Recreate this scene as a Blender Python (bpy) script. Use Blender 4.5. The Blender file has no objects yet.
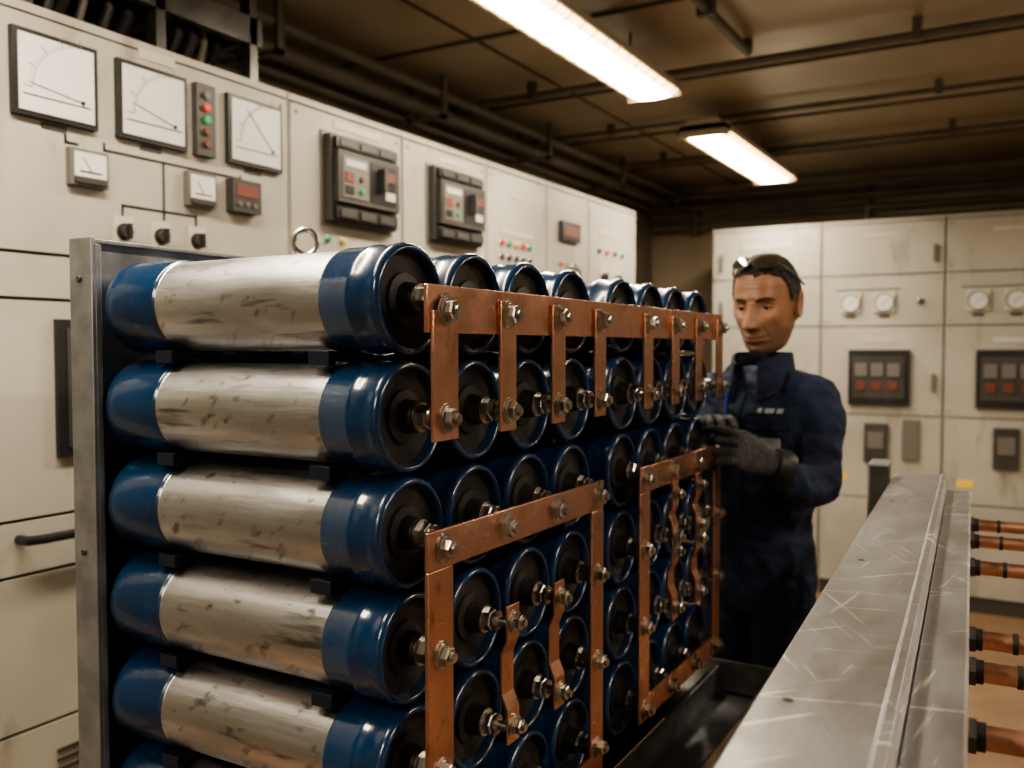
import bpy, bmesh, math, random
from mathutils import Vector, Matrix, noise
from mathutils.bvhtree import BVHTree
random.seed(7)
scene = bpy.context.scene
try:
    scene.view_settings.look = 'AgX - Medium High Contrast'
except Exception: pass
ZC = 1.52   # eye height of the photographer

# ------------------------------------------------------------ materials
def M(name, c1, c2=None, scale=4, rough=.5, rough2=None, metal=0, bump=0, bscale=60,
      stretch=(1,1,1), coat=0, lo=.4, hi=.65, emis=None, estr=0, spec=None,
      scratch=None, sstretch=(1,1,1), sscale=30, slo=.62, shi=.66, detail=6, bstretch=(1,1,1), bdist=.01, srots=((0,0,0),)):
    m = bpy.data.materials.new(name); m.use_nodes = True
    nt = m.node_tree; b = nt.nodes['Principled BSDF']
    b.inputs['Base Color'].default_value = (*c1, 1)
    b.inputs['Roughness'].default_value = rough
    b.inputs['Metallic'].default_value = metal
    b.inputs['Coat Weight'].default_value = coat
    b.inputs['Coat Roughness'].default_value = .08
    if spec is not None: b.inputs['Specular IOR Level'].default_value = spec
    if emis:
        b.inputs['Emission Color'].default_value = (*emis, 1)
        b.inputs['Emission Strength'].default_value = estr
    tc = nt.nodes.new('ShaderNodeTexCoord')
    def noise_ramp(st, sc, l, h, det, rot=(0,0,0)):
        m0 = nt.nodes.new('ShaderNodeMapping'); m0.inputs['Rotation'].default_value = rot
        mp = nt.nodes.new('ShaderNodeMapping'); mp.inputs['Scale'].default_value = st
        n = nt.nodes.new('ShaderNodeTexNoise'); n.inputs['Scale'].default_value = sc; n.inputs['Detail'].default_value = det
        nt.links.new(tc.outputs['Object'], m0.inputs['Vector']); nt.links.new(m0.outputs['Vector'], mp.inputs['Vector']); nt.links.new(mp.outputs['Vector'], n.inputs['Vector'])
        r = nt.nodes.new('ShaderNodeMapRange'); r.inputs['From Min'].default_value = l; r.inputs['From Max'].default_value = h
        nt.links.new(n.outputs['Fac'], r.inputs['Value'])
        return r.outputs['Result'], n.outputs['Fac']
    col = None
    if c2:
        f, _ = noise_ramp(stretch, scale, lo, hi, detail)
        mx = nt.nodes.new('ShaderNodeMix'); mx.data_type = 'RGBA'
        mx.inputs['A'].default_value = (*c1, 1); mx.inputs['B'].default_value = (*c2, 1)
        nt.links.new(f, mx.inputs['Factor'])
        col = mx.outputs['Result']
        if rough2 is not None:
            r = nt.nodes.new('ShaderNodeMapRange'); r.inputs['To Min'].default_value = rough; r.inputs['To Max'].default_value = rough2
            nt.links.new(f, r.inputs['Value']); nt.links.new(r.outputs['Result'], b.inputs['Roughness'])
    if scratch:
        for rt in srots:
            f, _ = noise_ramp(sstretch, sscale, slo, shi, 4, rt)
            mx = nt.nodes.new('ShaderNodeMix'); mx.data_type = 'RGBA'
            if col: nt.links.new(col, mx.inputs['A'])
            else: mx.inputs['A'].default_value = (*c1, 1)
            mx.inputs['B'].default_value = (*scratch, 1)
            nt.links.new(f, mx.inputs['Factor']); col = mx.outputs['Result']
    if col: nt.links.new(col, b.inputs['Base Color'])
    if bump:
        _, fr = noise_ramp(bstretch, bscale, 0, 1, 5)
        bp = nt.nodes.new('ShaderNodeBump'); bp.inputs['Strength'].default_value = bump; bp.inputs['Distance'].default_value = bdist
        nt.links.new(fr, bp.inputs['Height']); nt.links.new(bp.outputs['Normal'], b.inputs['Normal'])
    return m

mt = {}
mt['panel'] = M('cream_enamel', (.485,.47,.42), (.365,.35,.305), scale=2.2, rough=.40, rough2=.52, bump=.04, bscale=40, scratch=(.25,.225,.18), sscale=9, slo=.60, shi=.80, sstretch=(1,1,.35), lo=.33, hi=.7)
mt['panel_seam'] = M('cabinet_seam', (.06,.055,.045), rough=.7)
mt['black'] = M('black_plastic', (.014,.014,.016), (.024,.024,.026), rough=.38)
mt['dark'] = M('dark_grey_plastic', (.045,.043,.04), (.065,.062,.058), rough=.45)
mt['grey'] = M('mid_grey_plastic', (.16,.15,.14), rough=.45)
mt['white'] = M('dial_white', (.72,.73,.73), (.64,.65,.65), rough=.35)
mt['label'] = M('label_white', (.55,.53,.47), rough=.5)
mt['red'] = M('red_lamp', (.5,.03,.02), rough=.3, emis=(1,.06,.03), estr=.5)
mt['green'] = M('green_lamp', (.03,.28,.08), rough=.3, emis=(.05,.9,.25), estr=.2)
mt['yellow'] = M('yellow_lamp', (.65,.42,.04), rough=.3, emis=(1,.6,.05), estr=.3)
mt['redp'] = M('dull_red_plastic', (.17,.045,.03), rough=.5)
mt['chrome'] = M('chrome', (.6,.6,.6), rough=.25, metal=1)
mt['blue'] = M('blue_lacquer', (.004,.040,.120), (.003,.026,.080), scale=9, rough=.22, rough2=.34, coat=.7, bump=.10, bscale=30, scratch=(.03,.10,.19), sscale=60, slo=.66, shi=.72, sstretch=(.3,1,1))
mt['alu'] = M('scuffed_aluminium', (.76,.775,.80), (.52,.53,.55), scale=14, rough=.28, rough2=.42, metal=1, stretch=(.5,1.6,1.6), bump=.35, bscale=60, bstretch=(.10,1,1), bdist=.004,
              scratch=(.27,.275,.285), sscale=38, sstretch=(.22,1.4,1.6), slo=.60, shi=.72, srots=((0,0,0),(.3,.4,.7)))
mt['insul'] = M('black_insulator', (.012,.012,.012), (.040,.036,.032), scale=25, rough=.5, bump=.1, bscale=60)
mt['copper'] = M('copper_bar', (.80,.47,.36), (.52,.285,.205), scale=14, rough=.27, rough2=.46, metal=1, bump=.08, bscale=25, scratch=(.30,.16,.11), sscale=30, slo=.62, shi=.76, sstretch=(1,1,.6), lo=.38, hi=.68)
mt['bolt'] = M('zinc_bolt', (.66,.64,.60), (.40,.38,.34), scale=60, rough=.28, metal=1)
mt['galv'] = M('galvanised_steel', (.42,.44,.46), (.28,.30,.32), scale=18, rough=.40, rough2=.55, metal=.85, bump=.06, bscale=60)
mt['steel'] = M('brushed_steel', (.60,.615,.64), (.42,.43,.45), scale=9, rough=.30, rough2=.48, metal=.92, stretch=(2.2,.7,1), bump=.10, bscale=22, scratch=(.92,.91,.89), sscale=60, sstretch=(1.6,.07,1), slo=.65, shi=.69, srots=((0,0,.75),(0,0,-.5),(0,0,.1),(0,0,1.3)), lo=.36, hi=.66)
mt['darksteel'] = M('dark_steel', (.09,.09,.09), (.15,.145,.14), scale=10, rough=.4, metal=.8)
mt['spacer'] = M('navy_spacer', (.010,.017,.036), rough=.45)
mt['ceil'] = M('ceiling_sheet', (.42,.36,.265), (.31,.265,.19), scale=1.6, rough=.28, rough2=.42, bump=.08, bscale=5)
mt['ceilseam'] = M('ceiling_seam', (.10,.08,.058), rough=.6)
mt['wall'] = M('tan_wall_paint', (.42,.35,.26), (.34,.28,.20), scale=1.5, rough=.7, bump=.1, bscale=30)
mt['walldark'] = M('dark_wall_paint', (.20,.17,.125), (.14,.12,.09), scale=2, rough=.8)
mt['floor'] = M('epoxy_floor', (.28,.18,.115), (.20,.13,.085), scale=2.5, rough=.32, rough2=.5, bump=.05, bscale=30)
mt['pipe'] = M('conduit_paint', (.15,.135,.11), (.10,.09,.072), rough=.45)
mt['tube'] = M('lamp_diffuser', (.9,.85,.75), rough=.4, emis=(1,.865,.67), estr=64)
mt['tube_edge'] = M('lamp_diffuser_edge', (.9,.8,.6), rough=.4, emis=(1,.66,.30), estr=7)
mt['lamphouse'] = M('lamp_housing', (.55,.50,.42), rough=.4)
mt['navy'] = M('navy_coverall', (.014,.027,.072), (.009,.018,.048), scale=12, rough=.85, bump=.8, bscale=13, bstretch=(1,1,1.6), bdist=.02)
mt['skin'] = M('skin', (.40,.215,.135), (.32,.155,.098), scale=22, rough=.42, bump=.10, bscale=120)
mt['hair'] = M('hair', (.016,.013,.012), (.085,.08,.075), scale=160, rough=.6, bump=1, bscale=190)
mt['brow'] = M('eyebrow_hair', (.012,.009,.007), rough=.7)
mt['lip'] = M('lips', (.27,.11,.08), rough=.45)
mt['eye'] = M('eye_white', (.50,.46,.42), rough=.2)
mt['iris'] = M('iris_dark', (.02,.012,.008), rough=.1)
mt['glove'] = M('grey_glove', (.055,.058,.062), (.03,.033,.036), scale=60, rough=.75, bump=.5, bscale=120)
mt['shoe'] = M('black_leather', (.015,.014,.013), rough=.4)
mt['lens'] = M('smoked_lens', (.05,.035,.022), rough=.05, coat=1)
mt['cord'] = M('blue_cord', (.02,.10,.45), rough=.5)
mt['patch'] = M('logo_patch', (.38,.42,.48), rough=.7)
mt['rope'] = M('black_rubber', (.015,.015,.015), rough=.5)

# ------------------------------------------------------------ mesh builder
class MB:
    def __init__(s, T=None):
        s.v=[]; s.f=[]; s.m=[]; s.mats=[]; s.T=T
    def mi(s, k):
        if k not in s.mats: s.mats.append(k)
        return s.mats.index(k)
    def add(s, vs, fs, mat):
        o=len(s.v)
        for p in vs:
            p=tuple(p); s.v.append(s.T(*p) if s.T else p)
        ms = mat if isinstance(mat, list) else [mat]*len(fs)
        for f,k in zip(fs,ms):
            s.f.append([o+i for i in f]); s.m.append(s.mi(k))
    def box(s, a, b, mat):
        x0,y0,z0=a; x1,y1,z1=b
        vs=[(x0,y0,z0),(x1,y0,z0),(x1,y1,z0),(x0,y1,z0),(x0,y0,z1),(x1,y0,z1),(x1,y1,z1),(x0,y1,z1)]
        s.add(vs,[(0,3,2,1),(4,5,6,7),(0,1,5,4),(1,2,6,5),(2,3,7,6),(3,0,4,7)],mat)
    def loft(s, rings, mat, caps=True, closed=True):
        n=len(rings[0]); vs=[p for r in rings for p in r]; fs=[]; ms=[]
        for i in range(len(rings)-1):
            k = mat[i] if isinstance(mat,list) else mat
            for j in range(n if closed else n-1):
                a=i*n+j; b=i*n+(j+1)%n
                fs.append((a,b,b+n,a+n)); ms.append(k)
        if caps and closed:
            fs.append(tuple(range(n))[::-1]); ms.append(mat[0] if isinstance(mat,list) else mat)
            fs.append(tuple(range((len(rings)-1)*n,len(rings)*n))); ms.append(mat[-1] if isinstance(mat,list) else mat)
        s.add(vs,fs,ms)
    def lathe(s, o, axis, prof, mat, seg=40, rot=0):
        o=Vector(o); ax=Vector(axis).normalized()
        u=ax.orthogonal().normalized(); w=ax.cross(u)
        rings=[]
        for t,r in prof:
            rings.append([o+ax*t+(u*math.cos(2*math.pi*j/seg+rot)+w*math.sin(2*math.pi*j/seg+rot))*max(r,1e-5) for j in range(seg)])
        s.loft(rings, mat)
    def cyl(s, p0, p1, r, mat, seg=16, r2=None, rot=0):
        p0=Vector(p0); p1=Vector(p1); L=(p1-p0).length
        s.lathe(p0, p1-p0, [(0,r),(L,r if r2 is None else r2)], mat, seg, rot)
    def tube(s, pts, r, mat, seg=12, up=None):
        pts=[Vector(p) for p in pts]; n=len(pts)
        rs = r if isinstance(r,(list,tuple)) else [r]*n
        rings=[]; u=None
        for i,p in enumerate(pts):
            t=(pts[min(i+1,n-1)]-pts[max(i-1,0)]).normalized()
            if u is None: u = (Vector(up)-t*t.dot(Vector(up))).normalized() if up else t.orthogonal().normalized()
            else: u=(u-t*t.dot(u)).normalized()
            w=t.cross(u); rr=rs[i]
            ra,rb = rr if isinstance(rr,(list,tuple)) else (rr,rr)
            rings.append([p+u*ra*math.cos(2*math.pi*j/seg)+w*rb*math.sin(2*math.pi*j/seg) for j in range(seg)])
        s.loft(rings,mat)
    def build(s, name, parent=None, bevel=0, sharp=35, mods=None):
        me=bpy.data.meshes.new(name); me.from_pydata([tuple(p) for p in s.v],[],s.f)
        for k in s.mats: me.materials.append(mt[k])
        for p,i in zip(me.polygons,s.m): p.material_index=i
        bm=bmesh.new(); bm.from_mesh(me); bmesh.ops.recalc_face_normals(bm,faces=bm.faces); bm.to_mesh(me); bm.free()
        me.polygons.foreach_set('use_smooth',[True]*len(me.polygons))
        me.set_sharp_from_angle(angle=math.radians(sharp))
        o=bpy.data.objects.new(name,me); scene.collection.objects.link(o)
        if parent: o.parent=parent
        if bevel:
            b=o.modifiers.new('bevel','BEVEL'); b.width=bevel; b.segments=2; b.limit_method='ANGLE'; b.angle_limit=math.radians(50)
        return o
def empty(name, loc=(0,0,0)):
    e=bpy.data.objects.new(name,None); e.location=loc; e.empty_display_size=.1; scene.collection.objects.link(e); return e

# ------------------------------------------------------------ room shell
RX0,RX1,RY0,RY1,RH = -2.56,3.0,-2.6,6.6,2.72
def slab(name,a,b,mat):
    m=MB(); m.box(a,b,mat); return m.build(name)
slab('floor',(RX0-.1,RY0-.1,-.1),(RX1+.1,RY1+.1,0),'floor')
slab('wall_left',(RX0-.1,RY0-.1,0),(RX0,RY1+.1,RH),'walldark')
slab('wall_right',(RX1,RY0-.1,0),(RX1+.1,RY1+.1,RH),'wall')
slab('wall_back',(RX0,RY1,0),(RX1,RY1+.1,RH),'wall')
slab('wall_front',(RX0,RY0-.1,0),(RX1,RY0,RH),'wall')
slab('ceiling',(RX0-.1,RY0-.1,RH),(RX1+.1,RY1+.1,RH+.1),'ceil')
m=MB()
for y in (-1.5,-.6,.3,1.2,2.1,3.0,3.9,4.8,5.7): m.box((RX0,y-.009,RH-.010),(RX1,y+.009,RH),'ceilseam')
for x in (-1.9,.5,1.7): m.box((x-.007,RY0,RH-.006),(x+.007,RY1,RH),'ceilseam')
m.build('trim_1')
# conduits hanging under ceiling
m=MB()
m.cyl((-2.40,RY0+.02,2.60),(-2.40,RY1-.02,2.60),.035,'pipe',16)
m.cyl((-2.28,RY0+.02,2.64),(-2.28,RY1-.02,2.64),.022,'pipe',12)
m.cyl((-2.50,RY0+.02,2.56),(-2.50,RY1-.02,2.56),.018,'pipe',12)
for y in range(-2,7):
    m.box((-2.52,y+.3,2.53),(-2.25,y+.33,2.545),'pipe'); m.box((-2.45,y+.3,2.53),(-2.43,y+.33,RH),'pipe'); m.box((-2.27,y+.3,2.53),(-2.25,y+.33,RH),'pipe')
m.build('ceiling_conduit')
m=MB()
m.cyl((-.98,RY0+.02,2.67),(-.98,3.53,2.67),.018,'pipe',12)
m.cyl((-.98,3.53,2.67),(-.98,3.53,RH),.018,'pipe',12)
for y in (-1,0.5,2.0,3.0):
    m.box((-1.01,y,2.645),(-.95,y+.03,RH),'pipe')
m.build('ceiling_conduit')
m=MB()
for y,z,r in ((3.62,2.66,.016),(4.5,2.68,.012),(5.3,2.66,.018)):
    m.cyl((RX0+.01,y,z),(RX1-.01,y,z),r,'pipe',12)
    for x in (-2.0,-.4,1.2,2.6): m.box((x,y-.02,z-.02),(x+.03,y+.02,RH),'pipe')
m.build('ceiling_conduit')
m=MB()
for z,r,y in ((2.56,.03,6.5),(2.47,.022,6.52),(2.40,.016,6.54),(2.62,.018,6.38)):
    m.cyl((RX0+.02,y,z),(RX1-.02,y,z),r,'pipe',14)
for x in (-2.2,-1.0,.2,1.4,2.5): m.box((x,6.5,2.36),(x+.03,6.6,2.66),'pipe')
m.build('wall_pipe')
# cable ladder over the near left cabinets
m=MB()
for x in (-2.45,-2.05): m.box((x,-2.3,2.42),(x+.03,2.0,2.50),'darksteel')
for i in range(17): m.box((-2.45,-2.2+i*.26,2.43),(-2.03,-2.17+i*.26,2.45),'darksteel')
for i in range(8):
    x=-2.40+i*.045
    m.tube([(x+random.uniform(-.01,.01),-2.3+j*.43,2.466+random.uniform(0,.012)) for j in range(11)],.014+random.random()*.006,'rope',8)
for y in (-1.6,-.4,.8,1.25,1.62,1.95):
    m.box((-2.06,y,2.30),(-2.02,y+.03,RH),'darksteel'); m.box((-2.46,y,2.30),(-2.43,y+.03,RH),'darksteel')
for k,y in enumerate((1.30,1.36,1.40,1.45,1.52,1.58,1.68,1.74,1.79,1.83,1.88)):
    dx=.03*math.sin(k*2.3)
    m.tube([(-2.14+dx,y,2.30),(-2.09,y+.01,2.40),(-2.10+dx*.3,y,2.47),(-2.14-dx,y+.015,2.60),(-2.13,y-.01,RH)],.010+.004*(k%3),'rope' if k%3 else 'pipe',8)
m.build('cable_ladder')

# ------------------------------------------------------------ lamps
def lamp(x,y0,y1,z=2.56,w=.115):
    e=empty('fluorescent_lamp',(x,(y0+y1)/2,z)); L=(y1-y0)/2
    m=MB()
    prof=[(-w,-.01),(-w,.012),(-w*.55,.055),(w*.55,.055),(w,.012),(w,-.01),(w-.012,-.01),(w-.012,.004),(-w+.012,.004),(-w+.012,-.01)]
    m.loft([[(px,yy,pz) for px,pz in prof] for yy in (-L,L)],'lamphouse')
    for yy in (-L,L-.012): m.box((-w,yy,-.03),(w,yy+.012,.03),'lamphouse')
    for yy in (-L*.6,L*.6): m.cyl((0,yy,.05),(0,yy,RH-z),.005,'pipe',8)
    m.build('housing',e)
    m=MB()
    prof=[(math.sin(a)*(w-.014), -.004-math.cos(a)*.028) for a in [(-90+i*15)*math.pi/180 for i in range(13)]]
    rg=[[(px,yy,pz) for yy in (-L+.013,L-.013)] for px,pz in prof]
    m.loft(rg,['tube_edge','tube_edge','tube_edge']+['tube']*6+['tube_edge']*3,caps=False,closed=False)
    m.build('diffuser',e)
    m=MB()
    for i in range(14):
        yy=-L+.05+i*(2*L-.10)/13
        m.tube([(math.sin(a)*(w-.012), yy, -.007-math.cos(a)*.029) for a in [(-90+k*15)*math.pi/180 for k in range(13)]],.003,'lamphouse',6)
    m.build('wire_guard',e)
lamp(-1.35,2.2,3.50); lamp(-1.385,4.22,5.62,w=.13)
lamp(-1.33,.1,1.45); lamp(-1.0,-1.9,-.6)
lamp(1.1,.3,1.65); lamp(1.1,2.7,4.05)  # unseen right-hand row, added to light the rack front and give it reflections

# ------------------------------------------------------------ switchgear cabinets
LX=-1.94
TL=lambda s,z,o:(LX+o,s,z)           # s along +Y, o out of the face (+X)
BY=5.75
TB=lambda s,z,o:(s,BY-o,z)
def bx(m,s0,s1,z0,z1,o0,o1,k): m.box((s0,z0,o0),(s1,z1,o1),k)
def gauge(m,s0,s1,z0,z1,ang=200,arcc=None):
    w=s1-s0; b=w*.055
    bx(m,s0,s1,z0,z1,0,.016,'black'); bx(m,s0+b,s1-b,z0+b,z1-b,.016,.019,'white')
    bx(m,s0+b*1.8,s1-b*1.8,z0+w*.22,z0+w*.235,.019,.0202,'dark')
    c=(s1-w*.2, z0+w*.27)
    R=w*.60
    for i in range(21):
        a=math.radians(92+i*4.2); l=.10 if i%5==0 else .05
        p0=(c[0]+R*math.cos(a),c[1]+R*math.sin(a)); p1=(c[0]+(R+w*l)*math.cos(a),c[1]+(R+w*l)*math.sin(a))
        m.tube([(p0[0],p0[1],.0195),(p1[0],p1[1],.0195)],.0006 if i%5 else .0011,'grey',4)
    pts=[(c[0]+R*math.cos(math.radians(92+i*8.4)),c[1]+R*math.sin(math.radians(92+i*8.4)),.0195) for i in range(11)]
    m.tube(pts,.0006,'grey',4)
    a=math.radians(ang)
    m.tube([(c[0],c[1],.0205),(c[0]+R*1.05*math.cos(a),c[1]+R*1.05*math.sin(a),.0205)],.0010,'black',4)
    m.cyl((c[0],c[1],.019),(c[0],c[1],.022),.005,'black',12)
    bx(m,(s0+s1)/2-w*.15,(s0+s1)/2+w*.15,z0-w*.08,z0-w*.02,0,.003,'dark')
def knob(m,s,z,r=.02):
    bx(m,s-r*1.35,s+r*1.35,z-r*1.5,z+r*1.8,0,.004,'label')
    m.cyl((s,z,.004),(s,z,.012),r,'black',20); m.cyl((s,z,.012),(s,z,.022),r*.75,'dark',20)
    bx(m,s-.004,s+.004,z-r*.9,z+r*.9,.02,.034,'black')
def pilot(m,s,z,k,r=.009):
    m.cyl((s,z,0),(s,z,.006),r*1.35,'chrome',16); m.lathe((s,z,.006),(0,0,1),[(0,r),(.006,r*.95),(.01,r*.6),(.012,.001)],k,16)
def breaker(m,s0,s1,z0,z1,d=.05):
    w=s1-s0;h=z1-z0
    bx(m,s0-.012,s1+.012,z0-.012,z1+.012,0,.006,'grey')
    bx(m,s0,s1,z0,z1,.006,d*.6,'dark')
    bx(m,s0+w*.04,s1-w*.04,z0+h*.22,z1-h*.18,d*.6,d,'dark')
    bx(m,s0+w*.04,s1-w*.04,z1-h*.15,z1-h*.03,d*.6,d*.85,'black')
    bx(m,s0+w*.04,s1-w*.04,z0+h*.03,z0+h*.17,d*.6,d*.85,'black')
    for i in range(3):
        a=s0+w*(.09+i*.29)
        bx(m,a,a+w*.23,z0+h*.05,z0+h*.145,d*.85,d*.92,'dark'); bx(m,a,a+w*.23,z1-h*.13,z1-h*.05,d*.85,d*.92,'dark')
    bx(m,s0+w*.09,s0+w*.46,z0+h*.28,z0+h*.76,d,d*1.06,'grey')
    bx(m,s0+w*.13,s0+w*.42,z0+h*.64,z0+h*.72,d*1.06,d*1.1,'label')
    bx(m,s0+w*.12,s0+w*.24,z0+h*.46,z0+h*.58,d*1.06,d*1.12,'redp')
    bx(m,s0+w*.12,s0+w*.24,z0+h*.32,z0+h*.42,d*1.06,d*1.12,'black')
    m.cyl((s0+w*.35,z0+h*.52,d*1.06),(s0+w*.35,z0+h*.52,d*1.2),.009,'redp',14)
    m.cyl((s0+w*.35,z0+h*.38,d*1.06),(s0+w*.35,z0+h*.38,d*1.2),.009,'green',14)
    bx(m,s0+w*.5,s1-w*.1,z0+h*.28,z0+h*.76,d,d*1.04,'black')
    bx(m,s0+w*.62,s0+w*.67,z0+h*.42,z0+h*.70,d*1.04,d*1.5,'dark')
    bx(m,s0+w*.72,s1-w*.13,z0+h*.34,z0+h*.44,d*1.04,d*1.1,'label')
    bx(m,s0+w*.72,s1-w*.13,z0+h*.56,z0+h*.68,d*1.04,d*1.1,'redp')
def cab(T,s0,s1,ztop,depth,seams,detail=None,name='switchgear_cabinet'):
    m=MB(T)
    bx(m,s0,s1,.0,ztop-.004,-depth,-.014,'panel_seam'); 
    bx(m,s0,s1,ztop-.02,ztop,-depth,-.002,'panel')
    bx(m,s0,s0+.004,.0,ztop-.01,-depth,-.004,'panel'); bx(m,s1-.004,s1,0,ztop-.01,-depth,-.004,'panel')
    zs=[.09]+seams+[ztop-.022]
    bx(m,s0+.004,s1-.004,0,.085,-.03,-.02,'dark')
    for a,b in zip(zs[:-1],zs[1:]): bx(m,s0+.006,s1-.006,a+.004,b-.004,-.014,0,'panel')
    if detail: detail(m)
    return m.build(name,bevel=.0025)
LT=ZC+.765
def dscrew(m,s0,s1,z0,z1):
    for s in (s0+.03,s1-.03):
        for z in (z0+.03,z1-.03): m.cyl((s,z,0),(s,z,.003),.006,'grey',10)
def d0(m):
    gauge(m,.35,.55,2.03,2.22,150); gauge(m,.7,.9,2.03,2.22,120); bx(m,.3,.9,1.3,1.6,0,.01,'grey')
def mim(m,pts):
    for a,b in zip(pts[:-1],pts[1:]):
        bx(m,min(a[0],b[0])-.003,max(a[0],b[0])+.003,min(a[1],b[1])-.003,max(a[1],b[1])+.003,0,.002,'black')
def d1(m):
    z0,z1=ZC+.512,ZC+.702
    gauge(m,1.17,1.375,z0,z1,172); gauge(m,1.43,1.635,z0,z1,165); gauge(m,1.775,1.98,z0,z1,135)
    bx(m,1.663,1.727,z0,z1,0,.02,'dark')
    for i,k in enumerate(('grey','red','green','redp','redp')):
        m.cyl((1.695,z1-.03-i*.032,.02),(1.695,z1-.03-i*.032,.028),.010,k,14)
    bx(m,1.50,1.61,z1+.02,z1+.045,0,.003,'label')
    # small meters
    for s0,s1,za,zb in ((1.30,1.398,ZC+.378,ZC+.463),(1.632,1.727,ZC+.375,ZC+.465)):
        bx(m,s0,s1,za,zb,0,.02,'grey'); bx(m,s0+.008,s1-.008,za+.008,zb-.008,.02,.023,'white')
        bx(m,s0+.02,s1-.02,za+.03,za+.034,.023,.0238,'black')
        m.tube([((s0+s1)/2,za+.034,.024),((s0+s1)/2-.02,za+.065,.024)],.001,'black',4)
        bx(m,s0+.008,s1-.008,za+.006,za+.02,.02,.026,'dark')
    bx(m,1.776,1.881,ZC+.378,ZC+.468,0,.03,'dark'); bx(m,1.79,1.868,ZC+.42,ZC+.455,.03,.032,'redp')
    for i in range(3): m.cyl((1.80+i*.028,ZC+.40,.03),(1.80+i*.028,ZC+.40,.034),.007,'grey',10)
    for s in (1.448,1.557,1.672): knob(m,s,ZC+.285,.021)
    mim(m,[(1.40,ZC+.49),(1.40,ZC+.475),(1.76,ZC+.475)]); mim(m,[(1.57,ZC+.475),(1.57,ZC+.33)])
    mim(m,[(1.448,ZC+.35),(1.672,ZC+.35)]); mim(m,[(1.448,ZC+.35),(1.448,ZC+.32)]); mim(m,[(1.672,ZC+.35),(1.672,ZC+.32)])
    mim(m,[(1.30,ZC+.49),(1.30,ZC+.475),(1.33,ZC+.475)]); mim(m,[(1.83,ZC+.48),(1.83,ZC+.475),(1.76,ZC+.475)])
    # lower door window and pull handle
    bx(m,1.262,1.60,ZC-.25,ZC+.066,0,.014,'black'); bx(m,1.285,1.58,ZC-.23,ZC+.045,.014,.017,'dark')
    m.tube([(1.17,ZC-.425,0),(1.17,ZC-.425,.035),(1.20,ZC-.425,.045),(1.42,ZC-.425,.045),(1.45,ZC-.425,.035),(1.45,ZC-.425,0)],.011,'black',10)
    for i in range(7): bx(m,1.25,1.7,.45+i*.022,.458+i*.022,-.002,.004,'dark')
    dscrew(m,1.08,2.02,ZC+.22,LT-.02)
def d2(m):
    breaker(m,2.17,2.51,ZC+.40,ZC+.672,.055)
    for i,k in enumerate(('green','yellow')): pilot(m,2.19+i*.07,ZC+.345,k)
    bx(m,2.22,2.46,ZC+.70,ZC+.725,0,.003,'label'); dscrew(m,2.025,2.58,ZC+.22,LT-.02)
    knob(m,2.42,ZC+.30,.016)
def d3(m):
    breaker(m,2.735,3.07,ZC+.40,ZC+.67,.055); dscrew(m,2.585,3.15,ZC+.22,LT-.02)
    bx(m,2.8,3.0,ZC+.70,ZC+.72,0,.003,'label')
def d4(m):
    for i,k in enumerate(('red','green','yellow','red','green')):
        pilot(m,3.27+i*.06,ZC+.445,k,.013)
        pilot(m,3.27+i*.06,ZC+.385,'dark',.012)
    bx(m,3.26,3.54,ZC+.48,ZC+.50,0,.003,'label'); bx(m,3.35,3.45,ZC+.64,ZC+.66,0,.003,'label')
    dscrew(m,3.155,3.675,ZC+.22,LT-.02)
def d5(m):
    bx(m,3.80,4.0,ZC+.51,ZC+.60,0,.02,'black'); bx(m,3.82,3.98,ZC+.53,ZC+.58,.02,.022,'redp')
    for i in range(3): pilot(m,3.82+i*.07,ZC+.40,('red','green','dark')[i],.011)
    dscrew(m,3.68,4.125,ZC+.22,LT-.02)
def d6(m):
    for i in range(4): pilot(m,4.25+i*.1,ZC+.50,('dark','red','dark','green')[i],.013)
    for i in range(2): knob(m,4.30+i*.18,ZC+.36,.03)
    bx(m,4.25,4.5,ZC+.58,ZC+.61,0,.003,'label')
seamsL=[.66-.0,ZC-.508,ZC-.384,ZC+.11,ZC+.213]
for (a,b),d in zip([(.10,1.075),(1.08,2.02),(2.025,2.58),(2.585,3.15),(3.155,3.675),(3.68,4.125),(4.13,4.75)],[d0,d1,d2,d3,d4,d5,d6]):
    cab(TL,a,b,LT,.55,seamsL,d)
BT=ZC+.765
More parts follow.
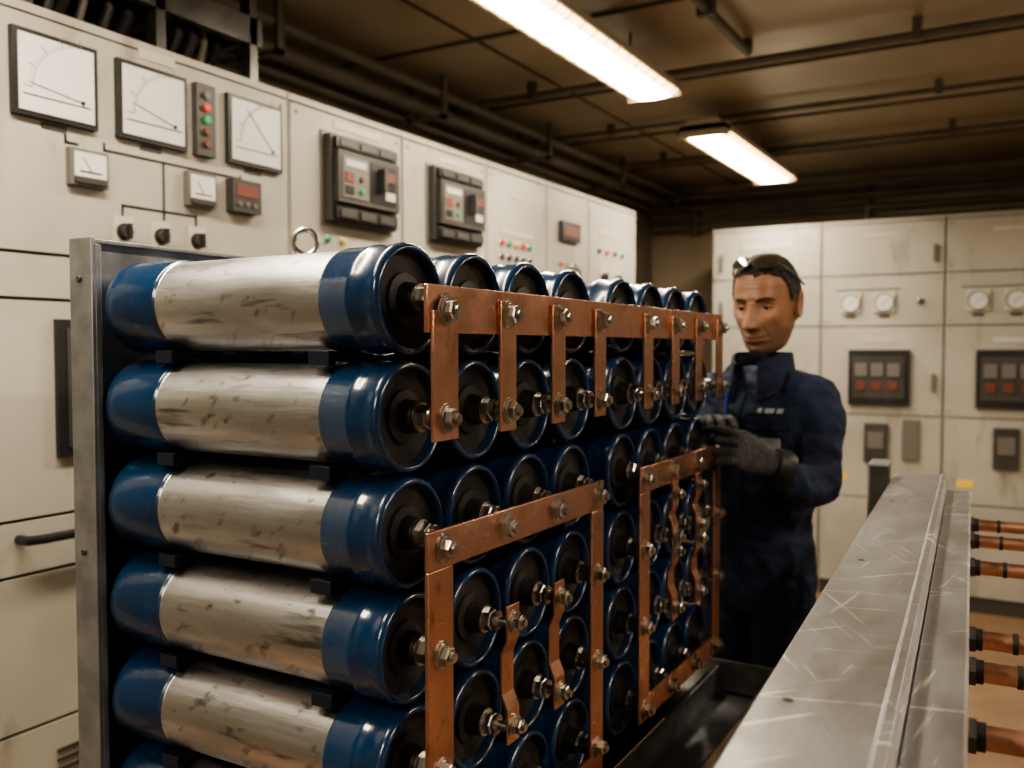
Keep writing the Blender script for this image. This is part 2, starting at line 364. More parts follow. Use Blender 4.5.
def dback(s0,kind):
    def f(m):
        def mtr(s,z,r=.06):
            bx(m,s-r,s+r,z-r,z+r,0,.014,'label'); m.cyl((s,z,.014),(s,z,.02),r*.85,'white',24); m.tube([(s-r*.3,z-r*.3,.021),(s+r*.4,z+r*.3,.021)],.002,'black',4)
            m.lathe((s,z,.012),(0,0,1),[(0,r*.92),(.012,r*.92),(.012,r*.80),(0,r*.80)],'grey',24)
            bx(m,s-r*.5,s+r*.5,z-r*1.5,z-r*1.2,0,.003,'dark')
        if kind>0:
            mtr(s0+.17,ZC+.27); mtr(s0+.36,ZC+.27); bx(m,s0+.08,s0+.45,ZC+.345,ZC+.352,0,.003,'dark')
            bx(m,s0+.165,s0+.505,ZC-.34,ZC-.01,0,.03,'black')
            bx(m,s0+.19,s0+.48,ZC-.30,ZC-.05,.03,.036,'dark')
            for i in range(3):
                bx(m,s0+.205+i*.09,s0+.275+i*.09,ZC-.17,ZC-.09,.036,.045,'grey'); bx(m,s0+.215+i*.09,s0+.265+i*.09,ZC-.25,ZC-.20,.036,.043,'redp')
            bx(m,s0+.26,s0+.39,ZC-.68,ZC-.45,0,.03,'dark'); bx(m,s0+.28,s0+.37,ZC-.60,ZC-.50,.03,.036,'grey')
            bx(m,s0+.47,s0+.56,ZC-.66,ZC-.42,0,.02,'grey')
            bx(m,s0+.24,s0+.44,ZC+.66,ZC+.68,0,.003,'label')
            pilot(m,s0+.56,ZC+.27,'dark',.02)
            bx(m,s0+.25,s0+.42,ZC+.03,ZC+.06,0,.003,'label'); bx(m,s0+.08,s0+.16,ZC-.80,ZC-.76,0,.003,'yellow')
            for z in (ZC+.55,ZC-.2,ZC-1.0): bx(m,s0+.62,s0+.64,z-.05,z+.05,0,.02,'grey')
            dscrew(m,s0,s0+.68,ZC+.44,BT-.02); dscrew(m,s0,s0+.68,ZC+.13,ZC+.435); dscrew(m,s0,s0+.68,ZC-.40,ZC+.13)
        else:
            bx(m,s0+.2,s0+.5,ZC+.62,ZC+.66,0,.003,'label'); 
            for z in (ZC+.55,ZC+.25,ZC-.2,ZC-1.0): bx(m,s0+.05,s0+.07,z-.05,z+.05,0,.02,'grey')
            pilot(m,s0+.3,ZC+.27,'yellow',.02)
    return f
for i in range(7):
    s=-1.81+i*.686
    if s+.68>RX1-.02: break
    cab(TB,s,s+.681,BT,.62,[.62,ZC-.40,ZC+.13,ZC+.435],dback(s,0 if i==0 else 1))

# ------------------------------------------------------------ capacitor bank
bank=empty('capacitor_bank',(0,0,0))
COLS=[.90,1.05,1.20,1.35,1.565,1.71,1.855,2.0]
ROWS=[ZC+.060-i*.145 for i in range(6)]
XB,XF=-1.168,-.660
R=.0675
m=MB()
prof=[(0,.0),(0,.054),(.003,.061),(.009,R),(.020,R+.0008),(.026,R),(.106,R),(.110,R-.001),(.112,R-.003)]
pm=['blue']*8
prof+=[(.115,R-.0032),(.412,R-.0032)]; pm+=['alu','alu']
prof+=[(.413,R-.001),(.416,R),(.452,R+.0003),(.456,R+.0018),(.464,R+.0020),(.468,R+.0008),(.490,R+.0010),(.495,R+.0024),(.501,R+.0024),(.505,R+.0004),(.507,R-.0030),(.5065,R-.0052),(.504,R-.0068)]; pm+=['blue']*13
prof+=[(.492,R-.0085),(.491,.034),(.496,.033),(.498,.022),(.516,.019),(.518,.012),(.518,0)]; pm+=['blue']+['insul']*6
pm=pm[:len(prof)-1]
def hexh(m,c,r,l,k='bolt',ax=(1,0,0),rot=None):
    m.lathe(c,ax,[(0,r),(l*.85,r),(l,r*.86)],k,6,rot if rot is not None else random.uniform(0,1))
for y in COLS:
    for z in ROWS:
        m.lathe((XB,y+random.uniform(-.001,.001),z),(1,0,0),prof,pm,48)
m.build('capacitor_cylinders',bank,sharp=50)
m=MB()
for y in COLS:
    for i,z in enumerate(ROWS):
        m.cyl((XF-.010,y,z),(-.612,y,z),.0075,'bolt',12)
        m.cyl((XF+.010,y,z),(XF+.013,y,z),.019,'bolt',20); hexh(m,(XF+.013,y,z),.0155,.013)
        m.cyl((-.632,y,z),(-.629,y,z),.014,'bolt',18)
m.build('terminal_studs',bank)
# copper work
XP=-.622
def bolt(m,x,y,z,r=.0125):
    m.cyl((x,y,z),(x+.0025,y,z),r*1.45,'bolt',24); m.cyl((x+.0025,y,z),(x+.005,y,z),r*1.2,'bolt',20); hexh(m,(x+.005,y,z),r,.009); m.cyl((x+.014,y,z),(x+.019,y,z),r*.5,'bolt',12)
def plate(m,y0,y1,z0,z1,x=XP,t=.006): m.box((x,y0,z0),(x+t,y1,z1),'copper')
mc=MB(); mbt=MB()
plate(mc,.868,2.035,ZC+.018,ZC+.076)
for i,y in enumerate(COLS):
    w=.027 if i==0 else .021
    plate(mc,y-w,y+w,ZC-.112,ZC+.064 if i else ZC+.045,XP+.0062,.005)
    bolt(mbt,XP+.0112,y,ZC+.045); bolt(mbt,XP+.0112,y,ROWS[1])
# frame 1
plate(mc,.868,1.375,ZC-.268,ZC-.220)
plate(mc,.868,.922,ZC-.72,ZC-.2685); plate(mc,1.328,1.375,ZC-.72,ZC-.2685)
plate(mc,.922,1.328,ZC-.72,ZC-.675)
for y in COLS[:4]: bolt(mbt,XP+.006,y if y<1.3 else 1.352,ZC-.244)
for z in ROWS[3:]:
    bolt(mbt,XP+.006,.896,z); bolt(mbt,XP+.006,1.352,z)
# frame 2
plate(mc,1.538,2.03,ZC-.268,ZC-.220)
plate(mc,1.538,1.588,ZC-.70,ZC-.2685); plate(mc,1.982,2.03,ZC-.70,ZC-.2685); plate(mc,1.588,1.982,ZC-.70,ZC-.655)
for y in COLS[4:]: bolt(mbt,XP+.006,y,ZC-.244); bolt(mbt,XP+.006,y,ZC-.678)
for z in ROWS[3:5]:
    bolt(mbt,XP+.006,1.562,z); bolt(mbt,XP+.006,2.005,z)
# joggled links
def link(y,za,zb):
    hw=.016; x=XP+.004
    path=[(x+.004,za+.024),(x+.004,za-.024),(x-.005,za-.045),(x-.005,zb+.045),(x+.004,zb+.024),(x+.004,zb-.024)]
    rings=[[(px,y-hw,pz),(px,y+hw,pz),(px+.005,y+hw,pz),(px+.005,y-hw,pz)] for px,pz in path]
    mc.loft(rings,'copper'); bolt(mbt,x+.009,y,za,.011); bolt(mbt,x+.009,y,zb,.011)
link(COLS[1]+.01,ROWS[3],ROWS[4]); link(COLS[2],ROWS[3],ROWS[4])
for c in (5,6):
    link(COLS[c],ROWS[2]-.06,ROWS[3]); link(COLS[c],ROWS[3]-.03,ROWS[4])
mc.build('copper_busbars',bank,bevel=.0012,sharp=15); mbt.build('busbar_bolts',bank)
# spacers between rows
m=MB()
for x in (-1.066,-.778):
    for z in [r-.0725 for r in ROWS]:
        for y0,y1 in ((.862,1.40),(1.52,2.04)):
            m.box((x-.012,y0,z-.004),(x+.022,y1,z+.004),'spacer')
        for y in COLS:
            for dy in (-.046,.033):
                m.box((x-.012,y+dy,z-.009),(x+.022,y+dy+.013,z+.009),'spacer')
m.build('spacer_combs',bank,bevel=.001)
# steel frame
m=MB()
ztop=ZC+.160; zb=.70
m.box((-1.223,.828,zb),(-1.217,2.12,ztop),'galv')                # back sheet
m.box((-1.223,.822,zb),(-1.172,.828,ztop),'galv')                # front post face
m.box((-1.176,.828,zb),(-1.172,.838,ztop-.01),'galv')
m.box((-1.223,2.114,zb),(-1.178,2.12,ztop),'galv')
m.box((-1.217,.828,ztop-.006),(-1.193,2.114,ztop),'galv')
for z in (ZC+.10,ZC-.30,ZC-.70): m.cyl((-1.200,.822,z),(-1.200,.819,z),.005,'darksteel',12)
# central divider posts and far end sheet
for y in (1.437,1.487):
    m.box((-1.20,y-.006,zb),(-.74,y+.0,ROWS[0]+.03),'darksteel')
m.box((-1.178,2.090,zb),(-.76,2.096,ROWS[0]+.075),'galv')
m.box((-1.178,2.080,ROWS[0]+.075),(-.76,2.11,ROWS[0]+.081),'galv')
# base channels
for x0,x1 in ((-1.235,-1.13),(-.66,-.52)):
    m.box((x0,.80,.66),(x1,2.16,.668),'galv')
    m.box((x0,.80,.668),(x0+.006,2.16,.735),'galv'); m.box((x1-.006,.80,.668),(x1,2.16,.735),'galv')
for y in (.80,1.44,2.10):
    m.box((-1.235,y,.60),(-.52,y+.05,.66),'darksteel')
for x in (-1.225,-.58):
    for y in (.82,2.08): m.box((x,y,0),(x+.05,y+.05,.60),'darksteel')
m.box((-1.18,.83,.735),(-.66,2.10,.742),'darksteel')
m.box((-1.235,2.16,.675),(-.50,2.166,.75),'galv')
m.build('steel_frame',bank,bevel=.001)
# lifting eyes
def eye(x,y,z):
    m=MB()
    m.cyl((x,y,z),(x,y,z+.010),.016,'bolt',20); m.cyl((x,y,z+.01),(x,y,z+.022),.009,'bolt',16,.007)
    n=28; rings=[]
    for i in range(n+1):
        a=2*math.pi*i/n; c=Vector((x,y+.022*math.cos(a)*.7,z+.042+.024*math.sin(a)))+Vector((.022*math.cos(a)*.7,0,0))
        rad=Vector((math.cos(a)*.7,math.cos(a)*.7,math.sin(a))).normalized(); nn=Vector((.707,-.707,0))
        rings.append([c+rad*.0058*math.cos(b)+nn*.0058*math.sin(b) for b in [2*math.pi*k/10 for k in range(10)]])
    m.loft(rings,'bolt',caps=False)
    m.build('lifting_eye',bank)
eye(-1.206,1.30,ztop); eye(-1.03,2.095,ROWS[0]+.081)

# ------------------------------------------------------------ foreground steel beam with copper rods
a=math.atan(.0507)
D=Vector((-math.sin(a),math.cos(a),0)); PL=Vector((-math.cos(a),-math.sin(a),0))
TBm=lambda lat,t,z: tuple(PL*lat+D*t+Vector((0,0,z)))
beam=empty('busbar_support_beam')
H=ZC-.30
def extr(m,prof,t0,t1,k): m.loft([[(l,t,z) for l,z in prof] for t in (t0,t1)],k)
m=MB(TBm)
# wide folded plate: top, left down-flange, raised right lip
extr(m,[(.163,H-.11),(.163,H-.006),(.159,H),(.062,H),(.058,H+.006),(.050,H+.006),(.046,H+.001),(.046,H-.07),(.050,H-.07),(.050,H-.006),(.155,H-.006),(.158,H-.009),(.158,H-.11)],.30,2.34,'steel')
# second narrower channel, slightly lower
extr(m,[(.044,H-.016),(.001,H-.016),(-.002,H-.019),(-.002,H-.14),(.040,H-.14),(.040,H-.135),(.003,H-.135),(.003,H-.022),(.044,H-.022)],.30,2.22,'steel')
for t in (.78,1.35,1.9): m.lathe((.135,t,H),(0,0,1),[(0,.005),(.0005,.005),(.0005,0)],'darksteel',16)
m.box((.05,.55,H-.13),(.155,.60,H-.01),'darksteel'); m.box((.05,2.1,H-.13),(.155,2.15,H-.01),'darksteel')
m.build('channels',beam,bevel=.0015)
m=MB(TBm)
m.box((.165,2.20,H-.16),(.205,2.26,H+.03),'darksteel'); m.box((.165,2.196,H+.03),(.21,2.31,H+.035),'galv'); m.box((.205,2.20,H-.2),(.21,2.31,H+.03),'galv')
m.build('end_bracket',beam,bevel=.001)
m=MB(TBm)
for t in (.45,2.15):
    m.box((.06,t,0),(.12,t+.06,H-.006),'darksteel'); m.box((.03,t-.03,0),(.15,t+.09,.01),'darksteel')
    m.box((-.66,t,0),(-.61,t+.05,H-.14),'darksteel'); m.box((-.69,t-.03,0),(-.58,t+.08,.01),'darksteel')
m.box((-.67,.3,H-.14),(-.60,2.3,H-.02),'darksteel')
m.build('legs',beam,bevel=.001)
m=MB(TBm)
for d in (1.90,1.74,1.53,1.15,1.035,.86):
    t=d/.89; z=ZC-.375
    m.cyl((.0,t,z),(-.60,t,z),.0120,'copper',20)
    m.cyl((-.003,t,z),(-.010,t,z),.018,'darksteel',6); m.cyl((-.010,t,z),(-.018,t,z),.0140,'rope',18)
    m.cyl((-.052,t,z),(-.058,t,z),.0135,'rope',18)
    m.cyl((-.59,t,z),(-.60,t,z),.02,'bolt',6)
m.build('copper_rods',beam)

# ------------------------------------------------------------ worker
W=empty('worker')
P0=Vector((-.60,2.36,0)); Fv=Vector((-.30,-.954,0)).normalized(); Rv=Vector((Fv.y,-Fv.x,0))
Wm=Matrix(((Rv.x,Fv.x,0,P0.x),(Rv.y,Fv.y,0,P0.y),(0,0,1,0),(0,0,0,1)))
W.matrix_world=Wm
def remesh(o,v,sm=6,f=.5):
    r=o.modifiers.new('remesh','REMESH'); r.mode='VOXEL'; r.voxel_size=v; r.use_smooth_shade=True
    s=o.modifiers.new('smooth','SMOOTH'); s.iterations=sm; s.factor=f
def sring(c,rx,ry,n=32,e=2.3):
    out=[]
    for j in range(n):
        t=2*math.pi*j/n; ct,st=math.cos(t),math.sin(t)
        out.append(Vector(c)+Vector((rx*math.copysign(abs(ct)**(2/e),ct),ry*math.copysign(abs(st)**(2/e),st),0)))
    return out
m=MB()
tors=[(.84,-.01,.11,.09),(.88,-.01,.140,.112),(.95,-.008,.146,.116),(1.03,0,.138,.110),(1.065,.0,.130,.102),(1.12,.008,.142,.112),(1.20,.014,.154,.120),(1.29,.02,.168,.124),(1.36,.018,.174,.112),(1.41,.012,.164,.094),(1.445,.010,.130,.074),(1.47,.010,.085,.058)]
m.loft([sring((.018*(1.49-z)/.6,cy,z),rx,ry) for z,cy,rx,ry in tors],'navy')
def limb(pts,k='navy',seg=20): 
    P=[Vector(p[:3]) for p in pts]; r=[p[3] for p in pts]; PP=[];RR=[]
    for i in range(len(P)-1):
        for q in range(4):
            t=q/4; PP.append(P[i].lerp(P[i+1],t)); RR.append(r[i]*(1-t)+r[i+1]*t)
    PP.append(P[-1]); RR.append(r[-1]); m.tube(PP,RR,k,seg)
for s in (-1,1):
    limb([(.018+s*.074,-.005,.93,.085),(.018+s*.084,.005,.75,.080),(.015+s*.096,.0,.50,.068),(.01+s*.105,-.02,.30,.064),(s*.108,-.045,.09,.060)])
SH=1.395
limb([(-.10,.018,SH+.008,.058),(-.150,.024,SH-.004,.061),(-.172,.032,SH-.045,.059),(-.180,.048,1.27,.054),(-.184,.062,1.185,.051),(-.185,.12,1.192,.048),(-.180,.20,1.222,.043),(-.172,.262,1.252,.039)])
limb([(.10,.018,SH+.008,.058),(.155,.024,SH-.004,.062),(.188,.028,SH-.045,.060),(.225,.035,1.27,.055),(.245,.05,1.18,.052),(.21,.10,1.215,.048),(.14,.17,1.265,.043),(.085,.215,1.29,.039)])
body=m.build('coverall',W); remesh(body,.008,4,.6)
tex=bpy.data.textures.new('fold_noise','CLOUDS'); tex.noise_scale=.075; tex.noise_depth=1; tex.noise_type='HARD_NOISE'
dsp=body.modifiers.new('folds','DISPLACE'); dsp.texture=tex; dsp.strength=-.022; dsp.mid_level=.3; dsp.texture_coords='LOCAL'
bpy.context.view_layer.update()
dg=bpy.context.evaluated_depsgraph_get()
bvh_body=BVHTree.FromObject(body,dg)   # local coordinates
def patch(name,cx,cz,w,h,k,off=.003,nx=8,nz=8,y0=.6):
    m=MB(); vs=[];fs=[]
    for lay in (0,1):
        for j in range(nz+1):
            for i in range(nx+1):
                x=cx-w/2+w*i/nx; z=cz-h/2+h*j/nz
                hit=bvh_body.ray_cast(Vector((x,y0,z)),Vector((0,-1,0)))
                y=(hit[0].y if hit[0] else .1)
                vs.append((x,y+(off if lay else -.002),z))
    n=(nx+1)*(nz+1); W1=nx+1
    for j in range(nz):
        for i in range(nx):
            a0=j*W1+i; fs.append((n+a0,n+a0+1,n+a0+1+W1,n+a0+W1)); fs.append((a0,a0+W1,a0+W1+1,a0+1))
    for i in range(nx): fs.append((i,i+1,n+i+1,n+i)); q=nz*W1+i; fs.append((q,n+q,n+q+1,q+1))
    for j in range(nz): q=j*W1; fs.append((q,n+q,n+q+W1,q+W1)); q=j*W1+nx; fs.append((q,q+W1,n+q+W1,n+q))
    m.add(vs,fs,k); return m.build(name,W)
for i,(dx,w) in enumerate(((-.022,.010),(.000,.020),(.022,.012))): patch('chest_logo_mark',-.085-dx,1.366,w,.011,'patch',.003,4,3)
patch('pocket_flap',-.085,1.335,.10,.03,'navy',.006); patch('pocket_flap',.085,1.335,.10,.03,'navy',.006)
patch('name_badge',-.082,1.283,.062,.032,'patch',.006)
patch('zip_placket',0,1.24,.022,.34,'navy',.005,3,24)
patch('belt_band',0.012,1.065,.22,.034,'navy',.007,20,4)
m=MB(); pts=[]
for i in range(14):
    z=1.43-.135*i/13; x=.045-.025*i/13
    hit=bvh_body.ray_cast(Vector((x,.6,z)),Vector((0,-1,0))); pts.append((x,(hit[0].y if hit[0] else .1)+.004,z))
m.tube(pts,.003,'cord',8); m.box((.010,pts[-1][1]-.002,1.25),(.032,pts[-1][1]+.006,1.30),'cord'); m.build('lanyard',W)
# collar
m=MB()
rings=[]
n=40
CO=-.010
for zz,rr in ((1.430,.090),(1.475,.079),(1.508,.074),(1.510,.068),(1.475,.071),(1.430,.080)):
    r=[]
    for j in range(n):
        t=math.radians(90+26+(360-52)*j/(n-1))
        fr=max(0,math.cos(t-math.pi/2))
        r.append((rr*math.cos(t)+CO,.030+rr*1.02*math.sin(t)+.010*fr, zz-.036*fr**2))
    rings.append(r)
rings.append(rings[0]); m.loft(rings,'navy',closed=False); col=m.build('collar',W)
for s in (-1,1):
    m=MB()
    m.loft([[(s*.030+CO,.104,1.420),(s*.074+CO,.074,1.466),(s*.070+CO,.046,1.495),(s*.034+CO,.094,1.468)],[(s*.034+CO,.124,1.380),(s*.094+CO,.100,1.412),(s*.091+CO,.064,1.466),(s*.032+CO,.110,1.446)]],'navy')
    m.build('collar_tip',W,bevel=.003)
# shoes
m=MB()
for s in (-1,1):
    secs=[(-.10,.028,.035,.07),(-.07,.040,.05,.10),(0,.042,.05,.10),(.06,.046,.035,.068),(.12,.050,.027,.055),(.165,.038,.02,.045),(.18,.018,.014,.03)]
    m.loft([[(s*.112+wx*math.cos(t),yy-.045,max(0.0,zc+ (h-zc)*math.sin(t))) if math.sin(t)>0 else (s*.112+wx*math.cos(t),yy-.045,max(0,zc+zc*math.sin(t)*1.3)) for t in [2*math.pi*k/20 for k in range(20)]] for yy,wx,zc,h in secs],'shoe')
m.build('safety_shoes',W)

# ---- head
Hd=empty('head'); Hd.parent=W
Hd.matrix_local=Matrix.Translation((-.030,.050,1.634))@Matrix.Rotation(math.radians(10),4,'Z')@Matrix.Rotation(math.radians(-11),4,'X')
def sst(a,b,x):
    t=max(0,min(1,(x-a)/(b-a))); return t*t*(3-2*t)
def g(d,s): return math.exp(-(d/s)**2/2)
def headpt(th,sz):
    c=.118 if sz>0 else .125; n=2.35 if sz>0 else 3.4
    rh=max(0,1-abs(sz)**n)**(1/n); z=c*sz; t=sst(.01,-.120,z)
    ct,st=math.cos(th),math.sin(th); e=2.3
    x=.0745*rh*math.copysign(abs(ct)**(2/e),ct)*(1-.25*t)
    y=.098*rh*math.copysign(abs(st)**(2/e),st)
    if st<0: y*=1-.42*t
    else: y=y+.012*t*st
    y-=.004
    if st>0:
        f=st**.5
        x*=1-.05*g(z-.025,.02)*sst(.02,.06,y)
        dy=0
        dy+=.007*g(z-.023,.008)*g(abs(x)-.028,.018)
        dy-=.017*g(abs(x)-.031,.0125)*g(z-.001,.0120)
        dy-=.004*g(x,.006)*g(z-.012,.008)
        if z<.016 and z>-.070:
            k=sst(.016,-.036,z); hh=(.012+.021*k)*(1-sst(-.042,-.054,z)); dy+=hh*g(x,.0068+.0052*k)
        dy+=.010*g(abs(x)-.0145,.0050)*g(z+.042,.0060)
        dy+=.007*g(abs(x)-.046,.013)*g(z+.024,.012)
        dy-=.010*g(abs(x)-.044,.013)*g(z+.062,.018)
        dy+=.0075*g(x,.019)*g(z+.0675,.0042)+.0085*g(x,.016)*g(z+.0785,.0046)
        dy-=.0065*g(x,.022)*g(z+.0728,.0020)
        dy-=.007*g(x,.022)*g(z+.090,.0055)
        dy+=.010*g(x,.018)*g(z+.108,.012)
        dy-=.0038*g(abs(x)-.023-.30*(-.042-z),.0028)*sst(-.034,-.043,z)*sst(-.082,-.070,z)
        dy-=.0022*g(abs(x)-.030,.012)*g(z+.017,.0020)
        for zz in (.046,.056,.066): dy-=.0013*g(z-zz,.0014)*g(x,.032)
        y+=dy*f
    return Vector((x,y,z))
NT,NZ=260,230
m=MB(); rings=[[headpt(2*math.pi*i/NT,max(-.99999,min(.99999,math.sin(-math.pi/2+math.pi*j/NZ)))) for i in range(NT)] for j in range(1,NZ)]
m.loft(rings,'skin')
inv=Hd.matrix_local.inverted()
m.loft([[inv@q for q in sring((cx,cy,z),r,r*1.02,28,2)] for z,cx,cy,r in ((1.40,-.008,.026,.066),(1.44,-.010,.034,.066),(1.47,-.012,.036,.064),(1.50,-.014,.038,.062),(1.54,-.020,.042,.060),(1.58,-.026,.044,.057),(1.62,-.030,.044,.05))],'skin')
for s in (-1,1):
    def er(o,ry,rz): return [Vector((s*(.071+o),-.012+ry*math.cos(t)-.006*math.sin(t),-.006+rz*math.sin(t)-.004*math.cos(t))) for t in [2*math.pi*k/28 for k in range(28)]]
    m.loft([er(-.008,.012,.022),er(.002,.013,.026),er(.010,.0185,.033),er(.0155,.019,.0345),er(.0165,.016,.031),er(.012,.0125,.025),er(.008,.006,.014)],'skin')
hd=m.build('face_and_neck',Hd,sharp=180); remesh(hd,.0019,1,.5)
nt=mt['skin'].node_tree; bs=nt.nodes['Principled BSDF']; lk=[l for l in nt.links if l.to_socket==bs.inputs['Base Color']][0]; src=lk.from_socket
tc=nt.nodes.new('ShaderNodeTexCoord'); sp=nt.nodes.new('ShaderNodeSeparateXYZ'); nt.links.new(tc.outputs['Object'],sp.inputs[0])
def rng(a,b,mx_=1):
    mr=nt.nodes.new('ShaderNodeMapRange'); mr.interpolation_type='SMOOTHSTEP'; mr.inputs['From Min'].default_value=a; mr.inputs['From Max'].default_value=b; mr.inputs['To Max'].default_value=mx_
    nt.links.new(sp.outputs['Z'],mr.inputs['Value']); return mr.outputs[0]
ml=nt.nodes.new('ShaderNodeMath'); ml.operation='MULTIPLY'; nt.links.new(rng(-.040,-.072,.62),ml.inputs[0]); nt.links.new(rng(-.138,-.116),ml.inputs[1])
mx=nt.nodes.new('ShaderNodeMix'); mx.data_type='RGBA'; nt.links.new(src,mx.inputs['A']); mx.inputs['B'].default_value=(.12,.075,.055,1); nt.links.new(ml.outputs[0],mx.inputs['Factor']); nt.links.new(mx.outputs['Result'],bs.inputs['Base Color'])
# hair
def zt(y):
    ks=[(-.12,-.062),(-.03,-.05),(-.022,.0),(-.005,.022),(.006,.0),(.022,.004),(.028,.040),(.040,.064),(.060,.074),(.12,.080)]
    for (a0,b0),(a1,b1) in zip(ks[:-1],ks[1:]):
        if y<=a1: return b0+(b1-b0)*(y-a0)/(a1-a0)
    return ks[-1][1]
m=MB(); vs=[];idx={};fs=[]; NT2,NZ2=220,180
for j in range(1,NZ2):
    sz=math.sin(-math.pi/2+math.pi*j/NZ2)
    for i in range(NT2):
        p=headpt(2*math.pi*i/NT2,sz); dd=p.z-zt(p.y)+.008*noise.noise(p*70)
        n=Vector((p.x/.0765**2,p.y/.098**2,p.z/.12**2)).normalized()
        if dd>-.006:
            th=-.0025+.0095*sst(-.004,.016,dd)+.0022*noise.noise(Vector((p.x*260,p.y*90,p.z*160)))*sst(0,.01,dd)
            idx[(i,j)]=len(vs); vs.append(p+n*th)
for (i,j) in idx:
    q=[(i,j),((i+1)%NT2,j),((i+1)%NT2,j+1),(i,j+1)]
    if all(k in idx for k in q): fs.append([idx[k] for k in q])
fs.append([idx[(i,NZ2-1)] for i in range(NT2)]); m.add(vs,fs,'hair'); m.build('hair_cap',Hd,sharp=180)
hb=BVHTree.FromPolygons([tuple(p) for r in rings for p in r],[(a0*NT+b0,a0*NT+(b0+1)%NT,(a0+1)*NT+(b0+1)%NT,(a0+1)*NT+b0) for a0 in range(len(rings)-1) for b0 in range(NT)])
def fy(x,z):
    h=hb.ray_cast(Vector((x,.3,z)),Vector((0,-1,0))); return h[0].y if h[0] else .08
for s in (-1,1):
    ex=s*.031; ey=fy(ex,0)-.0060; m=MB(); c=Vector((ex,ey,0))
    m.lathe(c-Vector((0,.011,0)),(0,1,0),[(.011-.011*math.cos(q),.011*math.sin(q)) for q in [math.pi*k/16 for k in range(17)]],'eye',24)
    gd=Vector((.18,.83,-.40)).normalized(); m.lathe(c+gd*.0098,gd,[(0,.0058),(.0010,.0056),(.0016,.003),(.0018,0)],'iris',20); m.build('eyeball',Hd)
    m=MB()
    for lo,hi in ((4,95),(-80,-32)):
        rr=[]
        for q in range(9):
            el=math.radians(lo+(hi-lo)*q/8)
            rr.append([c+Vector((math.sin(az)*math.cos(el)*1.25,math.cos(az)*math.cos(el),math.sin(el)))*.0122 for az in [math.radians(-80+160*k/16) for k in range(17)]])
        m.loft(rr,'skin',closed=False)
    m.build('eyelids',Hd,sharp=180)
    m=MB(); m.tube([c+Vector((math.sin(az)*1.22,math.cos(az),.09-.10*abs(math.sin(az))))*.0126 for az in [math.radians(-66+132*k/12) for k in range(13)]],.0011,'brow',6); m.build('eyelashes',Hd)
    m=MB()
    m.tube([(s*.012,fy(s*.012,.018)+.0002,.0175),(s*.022,fy(s*.022,.021)+.0006,.0210),(s*.032,fy(s*.032,.023)+.0006,.0230),(s*.042,fy(s*.042,.022)+.0002,.0220),(s*.052,fy(s*.052,.017)-.0005,.0165)],[(.0030,.0018),(.0040,.0020),(.0036,.0020),(.0028,.0018),(.0012,.001)],'brow',10,up=(0,0,1)); m.build('eyebrow',Hd)
m=MB()
for z,hh in ((-.0690,.0026),(-.0778,.0034)):
    m.tube([(x,fy(x,z)-.0002,z-.0014*abs(x)/.02) for x in (-.022,-.015,-.007,0,.007,.015,.022)],[(.0006,.0005),(hh*.7,.0011),(hh,.0013),(hh*.92,.0013),(hh,.0013),(hh*.7,.0011),(.0006,.0005)],'lip',10,up=(0,0,1))
m.tube([(x,fy(x,-.0732)+.0003,-.0732-.0014*abs(x)/.02) for x in (-.023,-.014,-.007,0,.007,.014,.023)],.0007,'brow',6)
m.build('mouth',Hd)
m=MB()
for s in (-1,1):
    nrm=Vector((s*.34,.56,.75)).normalized(); u=Vector((0,0,1)).cross(nrm).normalized(); w=nrm.cross(u); c=Vector((s*.031,.062,.109)); rg=[]
    for o,k in ((-.001,1),(.003,.98),(.0045,.7),(.005,.01)):
        rg.append([c+nrm*o+u*.029*k*math.copysign(abs(math.cos(t))**.8,math.cos(t))+w*.018*k*math.copysign(abs(math.sin(t))**.8,math.sin(t)) for t in [2*math.pi*q/28 for q in range(28)]])
    m.loft(rg,'lens')
    m.tube([c+nrm*.001+u*.030*math.copysign(abs(math.cos(t))**.8,math.cos(t))+w*.019*math.copysign(abs(math.sin(t))**.8,math.sin(t)) for t in [2*math.pi*q/32 for q in range(33)]],.0018,'dark',8)
    m.tube([(s*.058,.046,.100),(s*.074,.020,.080),(s*.083,-.015,.054),(s*.084,-.045,.038)],.0026,'black',8)
m.tube([(-.006,.072,.113),(0,.074,.116),(.006,.072,.113)],.0025,'dark',8); m.build('safety_glasses',Hd)

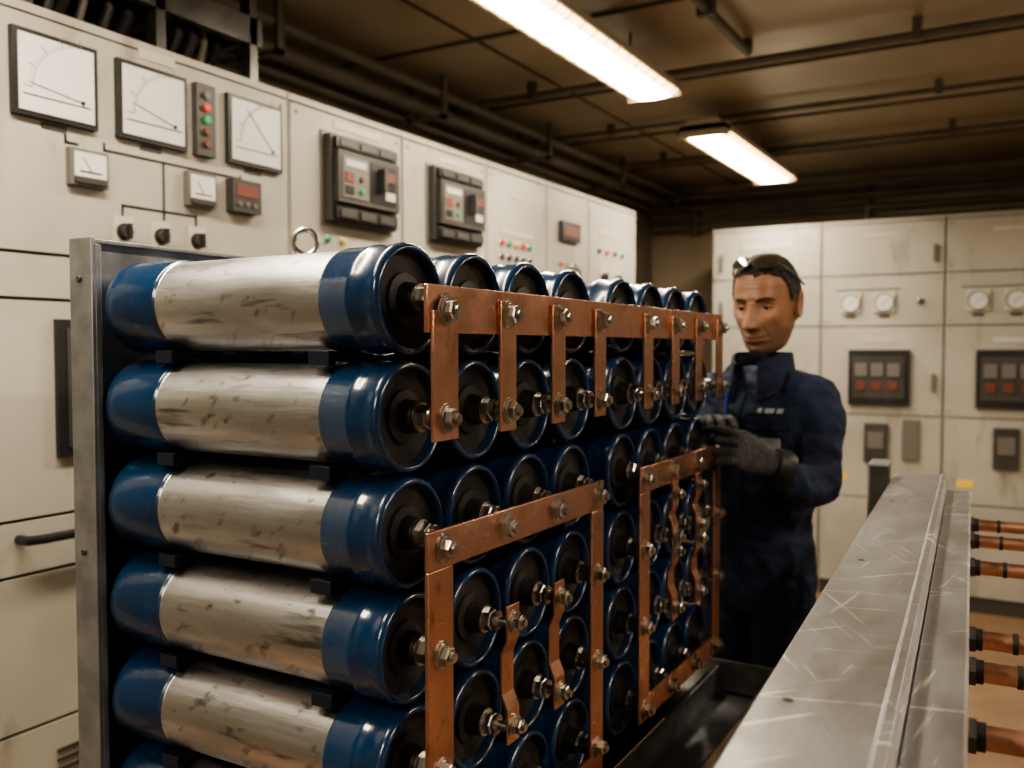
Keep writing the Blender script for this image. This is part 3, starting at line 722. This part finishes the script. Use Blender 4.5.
# ---- hands
def hand(name,wrist,tip,back,left,curl,parent=W):
    y=(Vector(tip)-Vector(wrist)).normalized(); z=Vector(back); z=(z-y*z.dot(y)).normalized(); x=y.cross(z)
    if not left: x=-x
    o=Vector(wrist); T=lambda a,b,c: tuple(o+x*a+y*b+z*c); m=MB(T)
    secs=[(-.045,.030,.028),(-.01,.031,.026),(.02,.038,.020),(.05,.045,.018),(.080,.045,.0155),(.094,.040,.012)]
    m.loft([[(-.002+w*math.copysign(abs(math.cos(t))**.8,math.cos(t)),yy,h*math.sin(t)) for t in [2*math.pi*k/24 for k in range(24)]] for yy,w,h in secs],'glove')
    for i,(fx,L,dx) in enumerate(((-.033,.066,-.10),(-.012,.080,-.03),(.011,.086,.03),(.033,.078,.10))):
        p=Vector((fx,.078,0)); d0=0; pts=[p]; c=curl[i]; segs=(.020,L*.44,L*.31,L*.25)
        for q,sl in enumerate(segs):
            if q>0: d0+=c[q-1]
            a0=math.radians(d0); p=p+Vector((math.sin(dx)*sl,math.cos(a0)*sl,-math.sin(a0)*sl)); pts.append(p)
        fine=[];rr=[]; rad=[.0105,.0102,.0096,.0090,.0076]
        for q in range(4):
            for t in (0,.33,.66): fine.append(pts[q].lerp(pts[q+1],t)); rr.append(rad[q]+(rad[q+1]-rad[q])*t)
        fine.append(pts[4]); rr.append(rad[4]); fine.append(pts[4]+(pts[4]-pts[3]).normalized()*.004); rr.append(.004)
        m.tube(fine,rr,'glove',14)
    m.tube([(.022,.015,-.004),(.040,.036,-.012),(.052,.060,-.022),(.050,.082,-.034),(.044,.098,-.043),(.042,.102,-.045)],[.017,.0155,.0125,.0115,.0095,.004],'glove',14)
    ob=m.build(name,parent,sharp=180); remesh(ob,.0026,2,.4)
    m=MB(T); m.lathe((-.002,-.050,0),(0,1,0),[(0,.030),(0,.042),(.008,.044),(.030,.041),(.040,.037),(.040,.030)],'rope',24); m.build('glove_cuff',parent)
Wi=Wm.inverted()
lw=Wi@Vector((-.512,2.052,1.262)); lt=Wi@Vector((-.580,1.985,1.300)); lb=Wi.to_3x3()@Vector((.45,-.75,.5))
hand('gloved_hand',lw,lt,lb,True,[(48,50,35),(42,48,32),(36,44,30),(28,38,26)])
rw=Wi@Vector((-.700,2.205,1.315)); rt=Wi@Vector((-.650,2.095,1.36)); rb=Wi.to_3x3()@Vector((.2,-.5,.9))
hand('gloved_hand',rw,rt,rb,False,[(40,45,30),(35,45,30),(30,40,28),(25,35,25)])

# ------------------------------------------------------------ world, camera
w=bpy.data.worlds.new('world'); scene.world=w; w.use_nodes=True
w.node_tree.nodes['Background'].inputs[0].default_value=(.9,.85,.75,1); w.node_tree.nodes['Background'].inputs[1].default_value=.05
cam=bpy.data.cameras.new('camera'); co=bpy.data.objects.new('camera',cam); scene.collection.objects.link(co)
cam.sensor_width=36; cam.lens=900/1024*36; cam.clip_start=.02
co.location=(0,0,ZC)
co.rotation_euler=(math.radians(90-2.29),0,math.radians(30))
cam.dof.use_dof=True; cam.dof.focus_distance=1.15; cam.dof.aperture_fstop=4.2
scene.camera=co
